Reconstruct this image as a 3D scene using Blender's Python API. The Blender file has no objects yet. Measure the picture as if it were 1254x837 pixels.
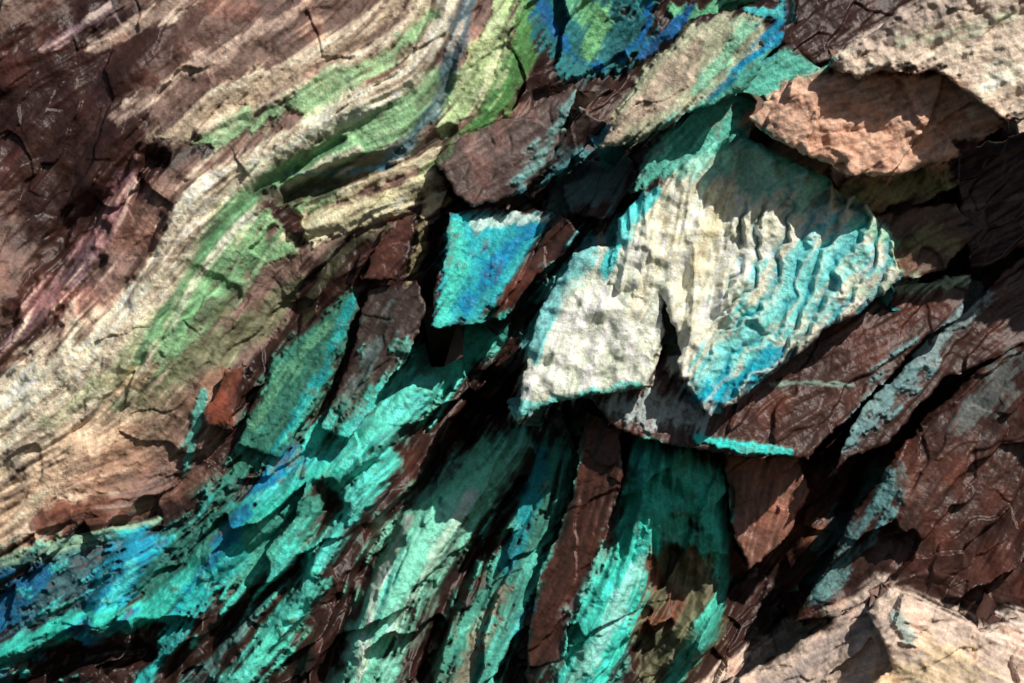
import bpy, math, numpy as np
from mathutils import Vector
f32=np.float32
M=220; W=1254+2*M; HH=837+2*M
Y,X=np.mgrid[-M:HH-M,-M:W-M].astype(f32)
def vn(scale,seed,x=None,y=None):
    x=X if x is None else x; y=Y if y is None else y
    r=np.random.default_rng(seed)
    n=256
    G=(r.random((n,n))*2-1).astype(f32)
    u=x/scale+1000.37; v=y/scale+1000.71
    iu=np.floor(u).astype(np.int32); iv=np.floor(v).astype(np.int32)
    fu=u-iu; fv=v-iv
    fu=fu*fu*(3-2*fu); fv=fv*fv*(3-2*fv)
    a=iu%n; b=(iu+1)%n; c=iv%n; d=(iv+1)%n
    return ((G[c,a]*(1-fu)+G[c,b]*fu)*(1-fv)+(G[d,a]*(1-fu)+G[d,b]*fu)*fv).astype(f32)
def fbm(scale,octv,seed,x=None,y=None,g=0.5):
    s=0;a=1
    for i in range(octv):
        s=s+a*vn(scale/(2**i),seed+i*17,x,y); a*=g
    return s
def sst(a,b,x):
    t=np.clip((x-a)/(b-a),0,1); return t*t*(3-2*t)
# ---------- flow direction of the strata
D=[(100,100,30),(300,60,42),(450,120,32),(540,60,68),(610,80,65),(230,240,52),(100,430,48),(40,580,38),(180,400,60),(300,330,50),
(400,280,35),(460,240,25),(130,300,58),(40,250,45),(100,750,28),(250,700,48),(300,600,42),(350,480,60),(450,580,50),(520,450,57),
(520,680,58),(470,770,70),(600,600,55),(720,620,73),(740,740,62),(850,650,-80),(650,740,62),(300,790,45),(1000,450,22),(1150,450,45),
(1050,620,55),(1200,600,60),(950,330,62),(1050,320,50),(720,430,75),(830,300,80),(1180,100,12),(1000,180,15),(830,110,42),(640,190,25),(610,320,55),
(750,30,60),(1100,20,25),(1200,250,30),(900,780,60),(1150,780,-30),(1000,800,25),(150,620,12),(20,700,25)]
q=8
Xl=X[::q,::q]; Yl=Y[::q,::q]
cs=0;sn=0
for (x,y,a) in D:
    w=1/((Xl-x)**2+(Yl-y)**2+900)**1.5
    cs=cs+w*math.cos(2*math.radians(a)); sn=sn+w*math.sin(2*math.radians(a))
nn=np.sqrt(cs**2+sn**2); cs=cs/nn; sn=sn/nn
u=(X+M)/q; v=(Y+M)/q
IU=np.minimum(u.astype(int),Xl.shape[1]-2); IV=np.minimum(v.astype(int),Xl.shape[0]-2); FU=u-IU; FV=v-IV
def ups(A): return ((A[IV,IU]*(1-FU)+A[IV,IU+1]*FU)*(1-FV)+(A[IV+1,IU]*(1-FU)+A[IV+1,IU+1]*FU)*FV).astype(f32)
an=0.5*np.arctan2(ups(sn),ups(cs))+0.2*fbm(70,3,91)
DX=np.cos(an).astype(f32); DY=(-np.sin(an)).astype(f32)
NZ=np.stack([np.random.default_rng(1).random((HH,W)).astype(f32)*2-1, vn(3,2),vn(7,3),vn(20,4)],-1).reshape(-1,4)
DXf=DX.ravel(); DYf=DY.ravel()
acc=NZ.copy()*1.0
for sgn in (1,-1):
    px=(X+M).ravel().copy(); py=(Y+M).ravel().copy()
    ldx=DXf*sgn; ldy=DYf*sgn
    for k in range(19):
        h=2.2+0.28*k
        px+=ldx*h; py+=ldy*h
        idx=np.clip(py,0,HH-1).astype(np.int32)*W+np.clip(px,0,W-1).astype(np.int32)
        ndx=DXf[idx]; ndy=DYf[idx]
        s=np.sign(ndx*ldx+ndy*ldy); s[s==0]=1
        ldx=ndx*s; ldy=ndy*s
        acc+=NZ[idx]*np.array([max(0,1-k/7),max(0,1-k/11),max(0,1-k/15),1-k/20],dtype=f32)
acc-=acc.mean(0); acc/=acc.std(0)
L0,L1,L2,L3=[acc[:,i].reshape(HH,W) for i in range(4)]
# ---------- facetted rock (worley planes)
def facets(lu,lv,angd,seed,tilt):
    a=math.radians(angd); wx=X+14*fbm(60,3,seed+3); wy=Y+14*fbm(60,3,seed+4)
    u=(wx*math.cos(a)-wy*math.sin(a))/lu; v=(wx*math.sin(a)+wy*math.cos(a))/lv
    r=np.random.default_rng(seed); n=64
    J=r.random((n,n,5)).astype(f32)
    iu=np.floor(u).astype(int); iv=np.floor(v).astype(int)
    best=np.full(X.shape,1e9,f32); out=np.zeros(X.shape,f32)
    for di in (-1,0,1):
        for dj in (-1,0,1):
            cu=iu+di; cv=iv+dj; j=J[cv%n,cu%n]
            du=u-cu-j[...,0]; dv=v-cv-j[...,1]; d=du*du+dv*dv
            hh=(j[...,2]-.5)*1.4+ (j[...,3]-.5)*tilt*du+(j[...,4]-.35)*tilt*dv
            m=d<best
            out=np.where(m,hh,out); best=np.where(m,d,best)
    return out.astype(f32)
F1=facets(150,52,52,11,2.2)
F2=facets(90,32,48,31,2.2)
F3=facets(26,11,40,57,2.0)
n1=fbm(120,5,201); n2=fbm(40,5,221); n3=fbm(14,4,241); n4=fbm(5,2,261)
# ---------- colour canvas
def lin(c):
    c=np.array(c,float)/255; return np.where(c<=.04045,c/12.92,((c+.055)/1.055)**2.4)
C=np.zeros((HH,W,3),f32); C[:]=lin((64,41,36))
MIN=np.zeros((HH,W),f32)
def sub(x0,x1,y0,y1):
    return (slice(max(0,int(y0+M)),min(HH,int(y1+M)+1)),slice(max(0,int(x0+M)),min(W,int(x1+M)+1)))
def polysd(P,x,y):
    P=np.array(P,float); n=len(P); d=np.full(x.shape,1e9,f32); ins=np.zeros(x.shape,bool)
    for i in range(n):
        ax,ay=P[i]; bx,by=P[(i+1)%n]; ex,ey=bx-ax,by-ay
        t=np.clip(((x-ax)*ex+(y-ay)*ey)/(ex*ex+ey*ey+1e-9),0,1)
        d=np.minimum(d,(x-ax-t*ex)**2+(y-ay-t*ey)**2)
        if ay!=by:
            c=((ay>y)!=(by>y))&(x<(bx-ax)*(y-ay)/(by-ay)+ax); ins^=c
    d=np.sqrt(d); return np.where(ins,d,-d).astype(f32)
def apply(s,m,col,mi):
    m=np.clip(m,0,1)
    C[s]=C[s]*(1-m[...,None])+lin(col).astype(f32)*m[...,None]
    MIN[s]=MIN[s]*(1-m)+mi*m
def PO(P,col,soft=6,streak=6,op=1,mi=0.0):
    xs=[p[0] for p in P]; ys=[p[1] for p in P]; s=sub(min(xs)-30,max(xs)+30,min(ys)-30,max(ys)+30)
    sd=polysd(P,X[s],Y[s])+streak*(L1[s]*.6+n3[s]*.8+n2[s]*.8)
    apply(s,op*sst(-soft,soft,sd),col,mi)
def linedist(P,s):
    x=X[s];y=Y[s]; d=np.full(x.shape,1e9,f32); ww=np.ones(x.shape,f32)
    for i in range(len(P)-1):
        ax,ay,aw=P[i]; bx,by,bw=P[i+1]; ex,ey=bx-ax,by-ay
        t=np.clip(((x-ax)*ex+(y-ay)*ey)/(ex*ex+ey*ey+1e-9),0,1)
        dd=np.sqrt((x-ax-t*ex)**2+(y-ay-t*ey)**2); m=dd<d
        d=np.where(m,dd,d); ww=np.where(m,aw+t*(bw-aw),ww)
    return d,ww
def ST(P,col,op=1,mi=1.0,streak=.5,soft=.36):
    wm=max(p[2] for p in P)*2.2+6
    s=sub(min(p[0] for p in P)-wm,max(p[0] for p in P)+wm,min(p[1] for p in P)-wm,max(p[1] for p in P)+wm)
    d,ww=linedist(P,s)
    v=1-d/ww+streak*(L1[s]*.3+L2[s]*.35+n2[s]*.5+n3[s]*.5)
    apply(s,op*sst(-soft,soft,v),col,mi)
def VEIN(P,col,th=1.1,op=.9,mi=1.0,soft=25):
    xs=[p[0] for p in P]; ys=[p[1] for p in P]; s=sub(min(xs)-30,max(xs)+30,min(ys)-30,max(ys)+30)
    k=sst(-soft,soft,polysd(P,X[s],Y[s]))
    apply(s,op*k*sst(th,th+.6,L2[s]*.4+.3*L3[s]+.2*L1[s]+1.0*n2[s]+.5*n3[s]),col,mi)
CR=(242,226,202); PK=(208,182,166); GR=(152,196,150); DG=(96,150,88); TL=(72,192,176); DK=(46,30,26)
LW=[(-220,-220),(660,-220),(650,0),(645,100),(605,170),(545,240),(510,260),(380,315),(370,365),(300,450),(250,560),(180,600),(60,650),(-220,760)]
PO(LW,(134,108,98),mi=.4)
ST([(0,230,60),(120,120,60),(260,40,60),(420,-60,60)],(104,78,70),.8,.2)
ST([(-120,120,110),(0,150,110),(130,50,70),(60,200,95),(140,170,60),(60,270,50)],(56,35,31),1,.0,.4)
ST([(150,150,9),(240,90,10),(330,40,10),(400,0,9)],PK,.6,.5,.8)
ST([(120,60,8),(220,10,8),(260,-30,8)],PK,.5,.5,.9)
ST([(60,60,6),(140,20,8)],(150,124,134),.7,.5,.9)
ST([(210,180,20),(330,115,28),(440,65,34),(520,10,34),(560,-60,34)],(198,180,158),.95,.7,.6)
ST([(270,120,5),(380,70,6),(470,10,6)],CR,.7,.8,.7)
ST([(250,165,6),(360,115,8),(480,50,8),(530,-10,8)],(238,222,200),.9,.8,.6)
ST([(300,140,5),(400,85,6),(500,20,6)],(118,92,80),.7,.4,.7)
ST([(340,60,14),(420,20,18),(470,-20,18)],(92,68,60),.8,.2,.7)
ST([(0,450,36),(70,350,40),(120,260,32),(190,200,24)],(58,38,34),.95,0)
ST([(0,440,8),(90,345,14),(140,260,14),(175,200,8)],(150,120,126),.8,.4,.9)
ST([(20,480,14),(100,370,14),(150,330,10)],(146,114,106),.8,.4,.9)
ST([(150,500,32),(205,400,40),(250,325,38),(310,250,38),(410,200,36),(480,160,32),(540,110,26)],GR,1,.9,.35)
ST([(-200,720,80),(0,540,66),(90,470,62),(170,410,44),(215,320,25),(250,245,21),(330,190,15),(430,140,14),(500,98,14),(545,30,13),(562,-60,13)],CR,1,1,.35)
ST([(-200,800,60),(0,640,44),(100,560,44),(180,500,34)],(206,184,160),.95,.8,.6)
ST([(60,520,8),(150,450,10),(210,380,10)],(172,188,146),.7,.8,.9)
ST([(205,430,5),(240,350,6),(290,275,7),(370,218,7),(440,185,5)],(232,236,210),.9,1,.5)
ST([(175,440,5),(215,370,6),(265,290,6),(330,225,6),(420,175,5)],(92,146,108),.8,.6,.6)
ST([(300,215,4),(390,165,5),(470,130,5)],(224,234,206),.9,.8,.6)
ST([(240,180,11),(300,160,13),(400,110,13),(470,80,11),(530,20,8)],(150,190,146),.9,.8,.7)
ST([(210,420,18),(280,345,24),(345,295,20)],(132,180,134),.9,.8,.6)
ST([(190,490,18),(250,440,22),(310,400,20),(360,350,12)],(112,116,88),.9,.4,.7)
ST([(240,400,8),(290,360,8),(350,320,6)],(78,66,52),.7,.4,.8)
ST([(120,590,20),(200,530,24),(260,470,16)],(126,102,86),.8,.4,.8)
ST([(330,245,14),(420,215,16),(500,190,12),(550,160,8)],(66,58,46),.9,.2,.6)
ST([(470,205,8),(535,135,10),(556,60,10),(578,-10,11)],(78,108,120),.9,.5,.6)
ST([(350,215,3),(420,212,4),(470,205,3)],(60,130,160),.5,.5,.6)
ST([(650,-40,14),(640,60,16),(610,130,16),(560,180,14),(520,215,12)],DG,1,.8,.5)
ST([(625,-20,12),(605,60,17),(575,110,17),(545,160,11)],(186,210,160),.95,.9,.5)
ST([(360,285,12),(420,270,17),(480,250,17),(535,215,13)],(222,214,178),1,1,.5)
ST([(420,235,5),(500,205,7),(540,185,6)],(228,212,182),.8,1,.8)
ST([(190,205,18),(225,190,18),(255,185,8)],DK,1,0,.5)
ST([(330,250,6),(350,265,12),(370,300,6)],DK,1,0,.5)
lwm=sst(-5,15,polysd(LW,X,Y))*sst(.05,.2,C.mean(-1))
a=(sst(1.0,2.2,L2+.5*L1+.5*n1)*lwm*.35)[...,None]; C=C*(1-a)+lin((240,226,204)).astype(f32)*a
a=(sst(.9,2.2,-L2-.5*L1+.8*n1)*lwm*.5)[...,None]; C=C*(1-a)+lin((82,58,50)).astype(f32)*a
# mid-left
PO([(290,540),(335,435),(430,358),(440,380),(405,470),(345,560),(270,600)],(56,122,104),mi=.7)
ST([(310,520,6),(350,460,8),(400,400,8)],(100,164,130),.8,.8,.9)
ST([(330,560,5),(400,450,6),(430,370,5)],(36,156,162),.8,.8,.9)
ST([(225,580,5),(240,520,6),(250,480,4)],(90,170,158),.9,.8,.7)
PO([(395,525),(435,425),(450,350),(515,348),(527,380),(492,450),(430,535)],(80,66,61),mi=.1)
ST([(420,500,6),(460,430,8),(480,370,6)],(94,118,116),.7,.3,1)
PO([(303,447),(300,465),(278,522),(253,518),(275,455)],(126,74,58),4,3)
PO([(440,345),(470,270),(510,262),(500,300),(480,345)],(98,60,50),4,4)
ST([(500,350,6),(515,300,7),(520,250,7)],(150,140,110),.9,.6)
ST([(375,380,12),(420,300,12),(470,280,8)],(80,84,62),.7,.3,.8)
ST([(520,262,7),(530,248,8),(545,240,5)],(222,206,174),.9,1)
# bottom-left
ST([(60,640,16),(160,625,16),(250,585,12)],(118,84,72),1,.1)
ST([(0,690,9),(90,665,9),(190,640,6)],(160,200,172),.9,.9,.8)
ST([(-200,760,60),(0,740,46),(100,720,40),(200,680,30)],(50,98,108),.9,.5,.6)
ST([(200,720,44),(300,640,50),(400,580,46),(470,500,34)],(50,122,110),.9,.7,.5)
ST([(-60,800,26),(30,720,24),(55,700,9)],(16,104,146),.95,.9,.6)
ST([(110,780,12),(140,720,25),(170,675,22)],(30,150,184),.95,.9,.6)
ST([(120,770,6),(150,720,10),(165,690,10)],(92,212,214),.8,.9,.8)
ST([(100,760,12),(60,780,14),(0,830,20)],(42,124,138),.8,.7,.7)
ST([(60,770,8),(100,730,8),(150,700,6)],(40,50,52),.6,.3,.8)
ST([(-100,830,12),(0,800,12),(90,765,13),(190,750,14),(250,690,18),(330,625,22),(430,560,22),(500,480,24),(600,395,22)],TL,1,1,.4)
ST([(270,690,30),(340,660,32),(410,600,24)],(82,168,150),1,.9,.5)
ST([(425,560,16),(470,520,32),(530,455,33),(595,405,20)],(112,224,206),1,1,.4)
ST([(210,760,6),(270,680,12),(310,605,13),(360,560,11)],(16,126,168),.9,1,.7)
ST([(285,620,5),(340,600,5),(400,560,6)],(80,190,182),.9,1,.6)
ST([(385,690,16),(425,630,21),(470,560,18)],(104,218,204),1,1,.5)
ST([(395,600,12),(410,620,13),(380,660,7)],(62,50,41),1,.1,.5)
ST([(170,840,12),(220,760,14),(290,680,12)],(66,182,180),1,1,.6)
ST([(270,860,20),(330,790,22),(385,710,15)],(102,212,192),1,1,.6)
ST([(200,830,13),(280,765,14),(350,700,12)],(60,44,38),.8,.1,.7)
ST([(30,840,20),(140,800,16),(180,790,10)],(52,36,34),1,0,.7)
ST([(230,840,10),(290,780,8),(320,745,6)],(80,130,128),.8,.5,.9)
VEIN([(-40,690),(250,600),(430,400),(560,420),(450,560),(250,860),(-40,860)],(86,198,184),.75)
VEIN([(-40,720),(200,640),(330,560),(400,560),(260,720),(-40,860)],(20,130,170),1.05)
# bottom centre
ST([(430,900,32),(465,760,37),(520,660,40),(590,580,33),(640,540,16)],(136,216,190),1,1,.4)
ST([(440,830,5),(460,720,6),(500,640,5)],(210,240,214),.9,1,.6)
ST([(480,780,6),(520,700,7),(580,610,7)],(200,236,212),.8,1,.7)
ST([(505,800,7),(540,700,7),(570,640,5)],(80,94,80),.6,.3,.8)
ST([(560,860,30),(600,770,40),(650,690,38),(690,560,26)],(70,140,124),1,.7,.6)
ST([(590,850,9),(630,760,10),(670,660,9)],(100,194,178),.8,1,.8)
ST([(620,700,9),(650,620,9),(665,560,7)],(30,136,150),.8,.8,.9)
ST([(640,780,10),(660,740,8)],(40,136,168),.7,.8,.9)
ST([(560,840,9),(600,760,9),(620,720,7)],(136,112,92),.7,.4,.9)
PO([(640,800),(670,690),(705,600),(720,500),(765,520),(760,600),(720,700),(690,770),(690,840)],(92,58,48),5,5)
ST([(690,760,7),(740,690,8),(760,620,6)],(140,112,118),.4,.4,1)
ST([(700,880,38),(735,780,38),(785,690,36),(800,600,32),(790,560,24)],(86,210,194),1,1,.35)
ST([(700,840,9),(745,770,10),(790,690,9)],(166,234,218),.75,1,.8)
ST([(830,570,24),(870,600,28),(888,660,25),(892,710,20)],(92,212,194),1,1,.4)
ST([(800,640,10),(830,650,16),(880,690,14)],(84,192,172),1,1,.5)
PO([(780,800),(790,730),(810,675),(850,680),(895,720),(890,790),(840,860),(790,860)],(116,114,88),6,8,mi=.4)
ST([(800,700,10),(830,740,12),(800,780,12)],(114,70,52),.9,.1,.7)
ST([(830,840,12),(870,780,14),(895,725,8)],(80,192,172),.9,1,.5)
VEIN([(400,860),(450,680),(620,520),(780,560),(660,860)],(106,206,188),.85)
PO([(893,560),(1000,560),(1060,600),(980,700),(905,720),(900,640)],(144,100,84),5,5)
# centre
PO([(530,400),(552,262),(680,262),(592,396)],(66,174,184),5,6,mi=.9)
ST([(540,395,8),(560,330,10),(560,280,8)],(92,208,192),.9,1,.6)
ST([(570,380,8),(600,330,10),(650,280,10)],(20,134,182),.9,1,.8)
ST([(580,275,5),(630,268,6),(670,268,4)],(200,226,216),.8,1,.8)
PO([(590,400),(682,262),(710,285),(650,350),(610,390)],(88,56,47),4,3)
PO([(530,205),(560,170),(700,108),(740,150),(700,180),(640,245),(580,258)],(98,80,76),5,4,mi=.1)
ST([(560,200,8),(620,180,10),(670,150,8)],(128,112,108),.5,.1,1)
ST([(640,230,8),(680,165,10),(705,118,8)],(120,164,160),.9,.5,.8)
PO([(640,250),(690,175),(775,190),(760,230),(700,260)],(80,108,110),5,6,mi=.3)
ST([(640,235,8),(700,200,12),(735,180,8)],(80,148,156),.7,.7,.8)
PO([(645,-120),(830,-120),(800,60),(740,90),(700,95),(655,50)],(48,122,128),5,8,mi=.7)
ST([(665,0,10),(700,60,10),(740,75,8)],(12,104,160),.95,1,.8)
ST([(700,-30,18),(735,20,18),(720,60,14)],(124,188,136),1,1,.6)
ST([(760,60,6),(790,40,8),(800,0,7)],(12,112,176),.95,1,.8)
ST([(830,0,10),(870,10,10),(930,-20,14)],(120,196,152),1,1,.6)
ST([(790,60,6),(830,30,7),(850,0,7)],(20,96,150),1,1,.8)
# fan rock
PO([(728,190),(785,90),(838,38),(905,25),(935,45),(905,112),(850,135),(790,172)],(192,196,168),5,5,mi=.7)
ST([(740,180,10),(800,120,14),(850,70,14)],(196,166,154),.6,.6,.9)
ST([(850,120,6),(885,80,10),(905,40,10)],(150,214,182),.9,.9,.8)
ST([(955,10,10),(935,70,18),(900,110,14),(870,130,8)],(26,138,176),1,1,.6)
ST([(905,22,4),(945,30,6),(950,10,5)],(90,200,204),1,1,.6)
PO([(775,235),(800,165),(870,125),(960,55),(1005,85),(1010,240),(900,260),(850,215)],(100,182,164),5,5,mi=.9)
# white / ribbed rocks
PO([(735,365),(752,275),(835,205),(900,180),(1010,240),(1085,285),(1095,345),(1000,405),(900,480),(868,505),(815,440),(800,350)],(240,238,214),5,5,mi=1)
PO([(630,515),(636,470),(655,390),(700,300),(740,290),(810,320),(815,360),(808,420),(792,475),(720,490)],(232,240,220),5,5,mi=1)
ST([(650,430,10),(675,360,15),(715,310,20)],(116,196,200),.9,1,.8)
ST([(640,500,8),(700,485,6),(780,470,6)],(116,224,210),.9,1,.6)
ST([(740,330,9),(765,270,10),(800,240,8)],(76,202,206),.9,1,.8)
ST([(840,200,26),(930,210,26),(980,240,20)],(126,204,186),.8,1,.9)
ST([(850,330,10),(872,270,11),(885,230,9)],(240,212,172),.6,1,.9)
ST([(780,380,12),(800,320,12),(810,270,10)],(240,222,188),.5,1,.9)
ST([(880,460,30),(920,400,32),(980,350,32),(1030,300,24)],(110,222,220),.85,1,.8)
ST([(860,490,12),(900,465,15),(950,435,11)],(36,168,196),.9,1,.8)
ST([(1040,270,10),(1090,300,14),(1100,330,12)],(120,190,160),.8,.8,.8)
PO([(985,250),(1040,215),(1160,195),(1160,230),(1060,262),(1030,262)],(140,138,100),5,6,mi=.5)
PO([(1070,262),(1160,250),(1185,290),(1150,325),(1095,345),(1085,290)],(98,72,55),5,6,mi=.1)
ST([(1090,300,7),(1130,290,10),(1160,310,7)],(134,138,94),.6,.4,1)
PO([(720,485),(800,470),(868,505),(1000,405),(1100,350),(1185,335),(1165,385),(1060,480),(990,556),(930,558),(740,525)],(76,49,42),4,4)
ST([(740,495,14),(800,500,20),(850,515,12)],(166,184,186),.9,.8,.7)
ST([(850,535,5),(900,545,6),(960,552,4)],(86,218,208),1,1,.5)
ST([(940,470,3),(990,468,3),(1040,472,2)],(150,180,168),.7,.6,.8)
ST([(1040,360,6),(1110,350,9),(1180,345,6)],(176,204,180),.8,.8,.9)
# upper right
PO([(940,-220),(1500,-220),(1500,-100),(1140,0),(1000,80),(950,50)],(62,39,34),5,4)
PO([(902,158),(960,105),(1010,95),(1100,105),(1170,110),(1210,165),(1150,205),(1080,222),(1030,224),(960,195)],(214,176,154),5,4,mi=.7)
PO([(995,95),(1060,40),(1150,-5),(1300,-60),(1400,60),(1300,170),(1190,155),(1165,130),(1120,100),(1060,100),(1030,115)],(220,202,184),5,5,mi=.8)
ST([(1050,60,14),(1120,30,18),(1220,10,20)],(170,152,144),.7,.4,.9)
ST([(1080,70,6),(1140,60,8),(1210,40,6)],(178,196,168),.6,.6,1)
ST([(1165,150,6),(1185,110,10),(1254,90,14)],(244,234,212),.8,.7,.8)
PO([(1150,185),(1300,150),(1400,300),(1254,310),(1180,325),(1190,280)],(62,40,34),5,5)
ST([(1160,260,3),(1254,240,3),(1350,230,3)],(120,116,104),.7,.4)
# right
PO([(1012,575),(1060,490),(1185,375),(1300,270),(1400,400),(1254,420),(1150,465),(1080,540)],(76,50,44),5,5)
ST([(1040,540,12),(1085,480,18),(1130,440,14)],(122,164,168),.8,.7,1)
ST([(1130,440,8),(1190,380,13),(1200,350,8)],(142,166,168),.8,.7,1)
PO([(980,760),(1060,610),(1110,540),(1200,450),(1300,410),(1400,750),(1080,730)],(76,50,43),5,5)
ST([(1010,740,10),(1060,640,17),(1090,590,13)],(86,142,146),.75,.6,1)
ST([(1180,520,12),(1220,480,14),(1260,440,12)],(104,124,124),.5,.5,1)
ST([(1130,600,16),(1190,540,14)],(96,64,54),.8,.1,.9)
PO([(820,870),(1050,732),(1075,705),(1260,790),(1450,900),(1450,1037),(700,1037)],(214,192,176),5,4,mi=.4)
ST([(940,830,14),(1010,790,14),(1050,750,8)],(156,142,138),.8,.3,.9)
ST([(1060,830,20),(1120,800,20),(1180,810,16)],(210,186,146),.7,.4,.8)
ST([(1080,740,5),(1095,770,7)],(100,160,160),.6,.8,.8)
PO([(1185,765),(1230,745),(1400,750),(1400,860),(1260,800)],(226,208,194),4,4,mi=.4)
# weathering variation
leftm=sst(-20,30,polysd(LW,X,Y))
lum=C.mean(-1,keepdims=True)
holes=sst(.5,.95,n3*.75+n2*.45+L1*.25-.1)*(MIN>.3)*.6*(1-.5*leftm)*(1-.75*sst(.35,.65,lum[...,0]))
C=C*(1-holes[...,None])+lin((84,58,48)).astype(f32)*holes[...,None]
MIN*=1-.8*holes
lum=C.mean(-1,keepdims=True)
sat=1+.12*MIN[...,None]
C=np.maximum(lum+(C-lum)*sat,.004)
pale=sst(.35,1.1,n3*.7+n4*.5-n2*.3)*sst(.6,1,MIN)*.3
C=C+(np.clip(C*1.5+.14,0,.85)-C)*pale[...,None]
C*=np.clip(1+.10*L0+.12*L1+.07*L2+.18*n4+.16*n2,.4,1.7)[...,None]
C*=(1-.32*(1-MIN)*(1-.6*leftm))[...,None]
rust=sst(.2,1.0,n2+.5*n1)*(1-MIN)
C*=(1+rust[...,None]*np.array([.5,.2,.1],f32))
C=np.clip(C*1.04,.005,.86).astype(f32)
# ---------- heights (px units)
Hs=[(-200,-200,60),(0,0,60),(0,400,75),(0,800,25),(200,200,85),(300,100,90),(450,150,75),(560,50,60),(610,100,40),(660,120,-70),(750,60,-100),(850,0,-80),(640,250,-25),(620,440,-130),(600,510,-120),(560,570,-80),
(420,300,20),(380,450,5),(200,600,20),(300,700,10),(500,600,0),(480,760,5),(650,600,-40),(700,750,-10),(830,600,0),(850,780,0),(800,400,-20),(950,620,-130),(960,730,-210),(1040,600,-210),(920,780,-140),
(1100,650,-60),(1200,250,-90),(1200,600,-20),(1254,450,-10),(1000,30,-60),(1100,250,-30),(900,200,-20),(1400,400,0),(1200,1000,40),(500,1000,20),(180,400,75),(100,560,60),(60,650,45)]
hs=0;ws=0
for (x,y,h) in Hs:
    w=1/((Xl-x)**2+(Yl-y)**2+2500)**1.7; hs=hs+w*h; ws=ws+w
B=ups((hs/ws).astype(f32))
rk=1-.85*MIN
crust=sst(.35,.62,MIN+n3*.12)*(6.5-3.5*leftm)
fine=(n3*1.5+n4*.7)*(.2+.8*MIN)
H=B+F1*(28-22*leftm)+(F2*10*(1-.8*leftm)+F3*1.0*(1-leftm))*rk+L3*(1.6+1.4*leftm)+L2*(1.0-.3*leftm)+L1*.35+n2*1.2+n1*7+crust+fine
def RG(P,h,sharp=1.3):
    global H
    wm=max(p[2] for p in P)*1.6+4
    s=sub(min(p[0] for p in P)-wm,max(p[0] for p in P)+wm,min(p[1] for p in P)-wm,max(p[1] for p in P)+wm)
    d,ww=linedist(P,s); d=d+ww*.14*(L2[s]+n2[s])
    H[s]+=h*np.clip(1-(d/ww)**2,0,1)**sharp
RG([(-200,720,90),(0,540,70),(90,470,66),(170,410,50),(215,320,36),(250,245,30),(330,190,26),(430,140,22),(500,98,20),(545,30,18),(562,-60,18)],22)
RG([(205,430,8),(240,350,9),(290,275,10),(370,218,10),(440,185,8)],8)
RG([(175,440,6),(215,370,8),(265,290,8),(330,225,8),(420,175,7)],-8)
RG([(250,165,8),(360,115,10),(480,50,10),(530,-10,10)],8)
RG([(650,-40,24),(640,60,26),(610,130,24),(560,180,18)],24)
RG([(360,285,16),(420,270,20),(480,250,20),(535,215,16)],16)
RG([(330,245,14),(420,215,18),(500,190,14),(550,160,10)],-20)
RG([(470,205,10),(535,135,12),(556,60,12),(578,-10,13)],-14)
RG([(0,450,34),(70,350,38),(120,260,30),(190,200,22)],-28)
RG([(0,440,8),(90,345,14),(140,260,14),(175,200,10)],14)
RG([(230,330,12),(290,365,14),(250,430,12)],-10)
RG([(0,800,16),(90,765,18),(190,750,20),(250,690,24),(330,625,28),(430,560,30),(500,480,34),(600,395,34)],28)
RG([(385,690,18),(425,630,24),(470,560,24)],30)
RG([(395,600,18),(410,630,18),(370,670,10)],-26)
RG([(0,850,18),(80,810,18),(170,800,14)],-24)
RG([(110,780,18),(140,720,30),(170,675,26)],26)
RG([(270,860,24),(330,790,26),(385,710,20)],30)
RG([(200,830,18),(290,760,18),(370,690,16)],-28)
RG([(430,900,38),(465,760,44),(520,660,48),(590,580,40),(640,540,18)],34)
RG([(400,830,18),(430,740,20),(480,640,22),(560,560,28),(620,480,30)],-60)
RG([(520,830,16),(550,740,19),(600,650,18),(640,600,14)],-65)
RG([(560,860,26),(600,770,36),(650,690,34),(690,560,24)],22)
RG([(700,880,44),(735,780,44),(785,690,40),(800,600,36),(790,560,30)],36)
RG([(830,570,30),(870,600,32),(888,660,30),(885,720,26),(860,790,24)],40)
RG([(800,800,30),(840,730,34),(830,690,20)],-36)
H=H.astype(f32)
REL=((F2*4.6+F3*.5)*rk+L2*.7+L3*1.0+L1*.3+n2*1.2+crust*.7+fine).astype(f32)
SC=0.01
def bil(A,x,y):
    u=np.clip(x+M,0,W-1.01); v=np.clip(y+M,0,HH-1.01); iu=u.astype(int); iv=v.astype(int); fu=u-iu; fv=v-iv
    if A.ndim==3: fu=fu[...,None]; fv=fv[...,None]
    return (A[iv,iu]*(1-fu)+A[iv,iu+1]*fu)*(1-fv)+(A[iv+1,iu]*(1-fu)+A[iv+1,iu+1]*fu)*fv
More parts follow.
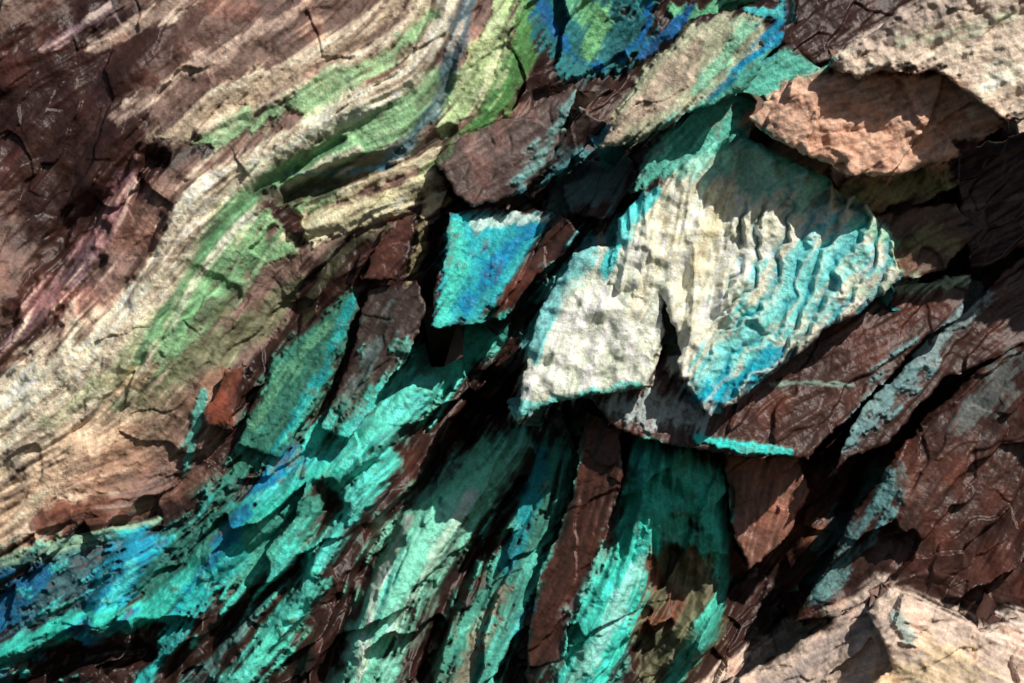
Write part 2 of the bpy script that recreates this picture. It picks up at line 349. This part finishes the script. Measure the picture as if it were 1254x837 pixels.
def build(name,x,y,h,col,mi,keep,mat):
    ny,nx=x.shape
    id=np.arange(ny*nx).reshape(ny,nx)
    k=keep[:-1,:-1]&keep[1:,:-1]&keep[:-1,1:]&keep[1:,1:]
    a=id[:-1,:-1][k]; b=id[1:,:-1][k]; c=id[1:,1:][k]; d=id[:-1,1:][k]
    F=np.stack([a,b,c,d],1)
    used=np.zeros(ny*nx,bool); used[F.ravel()]=True
    rm=np.cumsum(used)-1; F=rm[F]
    V=np.stack([(x.ravel()-627)*SC,-h.ravel()*SC,(418.5-y.ravel())*SC],1)[used].astype(f32)
    me=bpy.data.meshes.new(name)
    me.vertices.add(len(V)); me.vertices.foreach_set("co",V.ravel())
    me.loops.add(F.size); me.loops.foreach_set("vertex_index",F.ravel().astype(np.int32))
    me.polygons.add(len(F)); me.polygons.foreach_set("loop_start",(np.arange(len(F))*4).astype(np.int32))
    me.update(calc_edges=True)
    me.polygons.foreach_set("use_smooth",np.ones(len(F),bool))
    at=me.color_attributes.new("mineral_colour",'FLOAT_COLOR','POINT')
    cc=np.concatenate([col.reshape(-1,3),mi.reshape(-1,1)],1)[used].astype(f32)
    at.data.foreach_set("color",cc.ravel())
    me.materials.append(mat); me.update()
    ob=bpy.data.objects.new(name,me); bpy.context.scene.collection.objects.link(ob)
    return ob
# ---------- material
def rockmat():
    m=bpy.data.materials.new("copper_stained_rock"); m.use_nodes=True; nt=m.node_tree; N=nt.nodes; Lk=nt.links
    bs=N["Principled BSDF"]
    at=N.new("ShaderNodeVertexColor"); at.layer_name="mineral_colour"
    tc=N.new("ShaderNodeTexCoord")
    n1=N.new("ShaderNodeTexNoise"); n1.inputs["Scale"].default_value=20; n1.inputs["Detail"].default_value=4; n1.inputs["Roughness"].default_value=.8
    Lk.new(tc.outputs["Object"],n1.inputs["Vector"])
    mr=N.new("ShaderNodeMapRange"); mr.inputs[1].default_value=.3; mr.inputs[2].default_value=.7; mr.inputs[3].default_value=.72; mr.inputs[4].default_value=1.3
    Lk.new(n1.outputs["Fac"],mr.inputs[0])
    mx=N.new("ShaderNodeVectorMath"); mx.operation='SCALE'
    Lk.new(at.outputs["Color"],mx.inputs[0]); Lk.new(mr.outputs[0],mx.inputs["Scale"])
    Lk.new(mx.outputs[0],bs.inputs["Base Color"])
    r=N.new("ShaderNodeMapRange"); r.inputs[3].default_value=.36; r.inputs[4].default_value=.85
    Lk.new(at.outputs["Alpha"],r.inputs[0]); Lk.new(r.outputs[0],bs.inputs["Roughness"])
    bs.inputs["Specular IOR Level"].default_value=.45
    r2=N.new("ShaderNodeMapRange"); r2.inputs[3].default_value=.28; r2.inputs[4].default_value=.9
    Lk.new(at.outputs["Alpha"],r2.inputs[0])
    b1=N.new("ShaderNodeBump"); b1.inputs["Distance"].default_value=.05; Lk.new(r2.outputs[0],b1.inputs["Strength"])
    Lk.new(n1.outputs["Fac"],b1.inputs["Height"]); Lk.new(b1.outputs[0],bs.inputs["Normal"])
    return m
MAT=rockmat()
# ---------- main wall
gx=np.concatenate([np.arange(-M,-12,6),np.arange(-12,1266,1.35),np.arange(1267,W-M-2,6)]).astype(f32)
gy=np.concatenate([np.arange(-M,-12,6),np.arange(-12,850,1.35),np.arange(851,HH-M-2,6)]).astype(f32)
x,y=np.meshgrid(gx,gy)
build("rock_wall",x,y,bil(H,x,y),bil(C,x,y),bil(MIN,x,y),np.ones(x.shape,bool),MAT)
# ---------- slabs
cnt=0
def SLAB(name,P,z,gx_=0,gy_=0,thick=60,under=.35,warp=1.0,rel=1.0,rnd=5,extra=None,side=(60,39,34),g=1.4,sdk=9,colf=None):
    global cnt; cnt+=1
    xs=[p[0] for p in P]; ys=[p[1] for p in P]; cx=sum(xs)/len(xs); cy=sum(ys)/len(ys)
    x,y=np.meshgrid(np.arange(max(-M,min(xs)-22),min(W-M,max(xs)+22),g,dtype=f32),np.arange(max(-M,min(ys)-22),min(HH-M,max(ys)+22),g,dtype=f32))
    wx=x+warp*(5*fbm(38,4,500+cnt,x,y)+1.4*fbm(7,2,540+cnt,x,y)); wy=y+warp*(5*fbm(38,4,600+cnt,x,y)+1.4*fbm(7,2,640+cnt,x,y))
    sd=polysd(P,wx,wy)
    gyy,gxx=np.gradient(sd,g); nn=np.sqrt(gxx**2+gyy**2)+1e-5; gxx/=nn; gyy/=nn
    t=np.clip(-sd,0,sdk); f=t/sdk
    lay=1+.5*np.sin(f*9+fbm(30,2,700+cnt,x,y)*2)*.5
    inw=t+under*thick*f*lay
    X2=x+gxx*inw; Y2=y+gyy*inw
    top=z+gx_*(x-cx)+gy_*(y-cy)+rel*bil(REL,x,y)
    if extra is not None: top=top+extra(x,y)
    e=np.clip(1-sd/rnd,0,1); top=top-rnd*(1-np.sqrt(np.clip(1-e*e,0,1)))*.9
    h=top-thick*f
    col=bil(C,x,y); mi=bil(MIN,x,y)
    if colf is not None: col=colf(x,y,col)
    k=sst(0,3,t)
    sc=lin(side).astype(f32)*(1+.35*fbm(9,3,800+cnt,x,y)[...,None])
    col=col*(1-k[...,None])+sc*k[...,None]; mi=mi*(1-k)
    keep=sd>-sdk-g*1.5
    return build(name,X2,Y2,h,col,mi,keep,MAT)
def ribh(x,y):
    w=20*fbm(80,2,901,x,y)+7*fbm(18,3,905,x,y)
    dx=x-860; dy=y-330
    c=(dx*.86+dy*.42+w+.0016*dy*dy)/25
    id=np.floor(c); fr=c-id
    rr=np.random.default_rng(5).random(256)
    amp=.45+.9*rr[(id.astype(int))%256]
    br=.7+.6*vn(38,907,x,y)
    e=.16+.2*rr[(id.astype(int)+9)%256]
    saw=np.where(fr<e,sst(0,1,fr/e),((1-fr)/(1-e))**.8)
    m=sst(868,900,x+.25*(y-330)+12*fbm(30,2,902,x,y))*sst(225,275,y+.2*(x-900)+14*fbm(24,3,909,x,y))
    return m,saw,amp*br
def ribs(x,y):
    m,saw,a=ribh(x,y)
    st=1-np.abs(fbm(1,1,931,(x+.12*y+7*vn(40,933,x,y))/17,y/110)); st2=1-np.abs(vn(1,932,(x+.2*y)/8,y/40))
    return m*(saw*a*24)+(1-m)*(st*17+st2*5+8*fbm(30,3,934,x,y))
def ribcol(x,y,col):
    m,saw,a=ribh(x,y)
    k=(m*np.clip(1.0-saw*1.7,0,1)*.85*(.75+.4*fbm(30,2,908,x,y)))[...,None]
    k=np.clip(k,0,1)
    col=col*(1-k)+lin((24,158,176)).astype(f32)*k
    k=(m*sst(.7,1,saw)*.5)[...,None]
    return col*(1-k)+np.array((.74,.82,.70),f32)*k
def sheet(x,y):
    st=1-np.abs(vn(1,941,(x+.35*y)/15,y/60))
    return st*8+11*fbm(34,3,911,x,y)
SLAB("rock_slab",[(718,487),(800,440),(868,440),(1000,370),(1100,345),(1188,336),(1165,385),(1060,482),(990,556),(930,560),(740,527)],82,.02,.2,150,.25)
SLAB("crusted_rock_slab",[(738,350),(752,275),(820,205),(900,165),(1010,225),(1085,285),(1095,345),(1050,380),(1000,410),(950,445),(900,485),(868,508),(828,460),(816,400),(806,362),(770,372)],120,.08,.14,80,.35,rel=.5,rnd=9,extra=ribs,colf=ribcol,side=(60,150,156),g=1.2)
SLAB("crusted_rock_slab",[(631,516),(636,470),(655,390),(700,310),(722,300),(790,320),(812,362),(808,420),(792,472),(720,487),(665,494)],122,.0,.12,110,.25,rel=.7,rnd=9,extra=sheet,side=(100,150,145),g=1.2)
SLAB("rock_slab",[(1060,262),(1160,248),(1190,285),(1150,330),(1095,345),(1060,300)],105,.0,.15,60)
SLAB("rock_slab",[(1010,255),(1040,215),(1165,192),(1165,232),(1070,266)],90,.1,.3,60)
SLAB("crusted_rock_slab",[(772,238),(800,165),(870,120),(962,55),(1010,85),(1020,200),(960,250),(860,225)],60,-.1,.1,80,.2,side=(60,90,80))
SLAB("fan_shaped_rock",[(728,190),(785,90),(838,38),(905,20),(958,5),(950,60),(905,118),(850,140),(790,175)],135,.1,-.0,90,.3,rel=.8,rnd=10,extra=lambda x,y:6*(1-np.abs(vn(1,951,(x+y*.8)/13,(y-x)/60)))+6*fbm(50,2,952,x,y),side=(50,110,120),g=1.3)
SLAB("boulder",[(902,158),(960,100),(1020,85),(1120,80),(1200,120),(1205,165),(1150,205),(1080,222),(1030,224),(960,195)],196,.05,-.1,130,.3,rel=1.1,side=(110,80,68),rnd=9,extra=lambda x,y:10*bil(F2,x,y)+6*fbm(50,3,960,x,y)+3*fbm(12,2,961,x,y))
SLAB("boulder",[(995,95),(1060,40),(1150,-5),(1260,-80),(1474,-120),(1474,120),(1300,170),(1190,158),(1165,130),(1120,108),(1060,102),(1030,115)],250,.08,.12,90,.3,side=(140,106,90),rnd=8,extra=lambda x,y:6*bil(F1,x,y)+12*fbm(70,4,950,x,y)+3*fbm(12,2,962,x,y))
SLAB("rock_slab",[(530,205),(560,170),(640,140),(695,108),(705,112),(690,170),(640,245),(580,258)],65,.1,.15,90,.3)
SLAB("rock_slab",[(640,240),(688,170),(708,128),(742,152),(700,200),(655,248)],42,.2,-.2,80,.3)
SLAB("rock_slab",[(690,225),(775,185),(782,230),(745,270),(700,262)],15,.2,.3,50,.3)
SLAB("crusted_rock_slab",[(528,402),(552,262),(600,255),(684,262),(655,320),(592,398)],40,-.3,.05,80,.3,side=(80,60,54),extra=lambda x,y:5*(1-np.abs(vn(1,971,(x+y*.45)/12,y/50))))
SLAB("rock_slab",[(592,400),(684,262),(712,288),(655,350),(612,392)],34,.4,.1,80,.3)
SLAB("rock_slab",[(395,525),(435,425),(450,350),(515,346),(527,380),(492,450),(430,537)],45,.25,.1,60,.3)
SLAB("rock_slab",[(285,545),(335,435),(432,356),(442,380),(405,470),(345,560)],32,.2,.1,50,.3)
SLAB("rock_slab",[(440,345),(470,270),(512,258),(502,300),(482,347)],50,.2,.2,50,.3)
SLAB("rock_fragment",[(303,447),(300,470),(278,524),(252,520),(275,455)],62,.3,.1,40,.2)
SLAB("rock_slab",[(640,800),(668,690),(700,600),(715,505),(765,515),(760,600),(722,700),(692,770),(690,850),(645,850)],46,.4,.05,80,.3)
SLAB("rock_slab",[(893,560),(985,560),(1000,610),(965,660),(915,700),(900,640)],-20,.1,.1,100,.2)
SLAB("rock_slab",[(1012,577),(1060,490),(1185,375),(1300,270),(1474,200),(1474,420),(1254,425),(1150,470),(1080,545)],25,-.1,.1,120,.25)
SLAB("rock_slab",[(1180,330),(1170,240),(1160,190),(1300,150),(1474,150),(1474,300),(1300,290)],35,-.1,.1,80,.3)
SLAB("rock_slab",[(975,765),(1060,610),(1110,540),(1200,450),(1300,400),(1474,420),(1474,800),(1080,760)],30,.1,.0,180,.15,rnd=12,extra=lambda x,y:18*bil(F1,x,y))
SLAB("rock_slab",[(940,-150),(1180,-180),(1160,0),(1000,80),(950,50)],20,.0,.2,60,.3)
SLAB("boulder",[(780,895),(865,835),(1045,733),(1100,760),(1110,1037),(740,1037)],150,.1,.25,160,.3,side=(120,92,84),rnd=8,extra=lambda x,y:10*bil(F1,x,y))
SLAB("boulder",[(1048,740),(1074,706),(1150,735),(1260,795),(1474,900),(1474,1037),(1000,1037),(1020,860),(1075,800)],190,-.05,.2,160,.3,side=(130,104,96),rnd=8,extra=lambda x,y:12*bil(F1,x,y)+6*fbm(40,3,981,x,y))
SLAB("boulder",[(1180,765),(1230,745),(1300,740),(1474,780),(1474,920),(1300,860)],150,.0,.2,160,.3,rnd=8)
# ---------- light
S=Vector((0.50,-0.61,0.65)).normalized()
w=bpy.data.worlds.new("World"); bpy.context.scene.world=w; w.use_nodes=True
nt=w.node_tree; bg=nt.nodes["Background"]; sk=nt.nodes.new("ShaderNodeTexSky"); sk.sky_type='NISHITA'; sk.sun_disc=False
sk.sun_elevation=math.asin(S.z); sk.sun_rotation=math.atan2(S.x,S.y); nt.links.new(sk.outputs[0],bg.inputs[0]); bg.inputs[1].default_value=.05
sl=bpy.data.lights.new("sun","SUN"); sl.energy=5.0; sl.angle=math.radians(.5); sl.color=(1,.94,.85)
so=bpy.data.objects.new("sun",sl); bpy.context.scene.collection.objects.link(so); so.rotation_euler=S.to_track_quat('Z','Y').to_euler()
cam=bpy.data.cameras.new("camera"); co=bpy.data.objects.new("camera",cam); bpy.context.scene.collection.objects.link(co)
co.location=(0,-42,0); co.rotation_euler=(math.radians(90),0,0); cam.sensor_width=36; cam.lens=36*41.7/12.54; cam.clip_end=500
bpy.context.scene.camera=co
sc=bpy.context.scene; sc.view_settings.view_transform='Standard'; sc.view_settings.look='None'; sc.view_settings.exposure=0
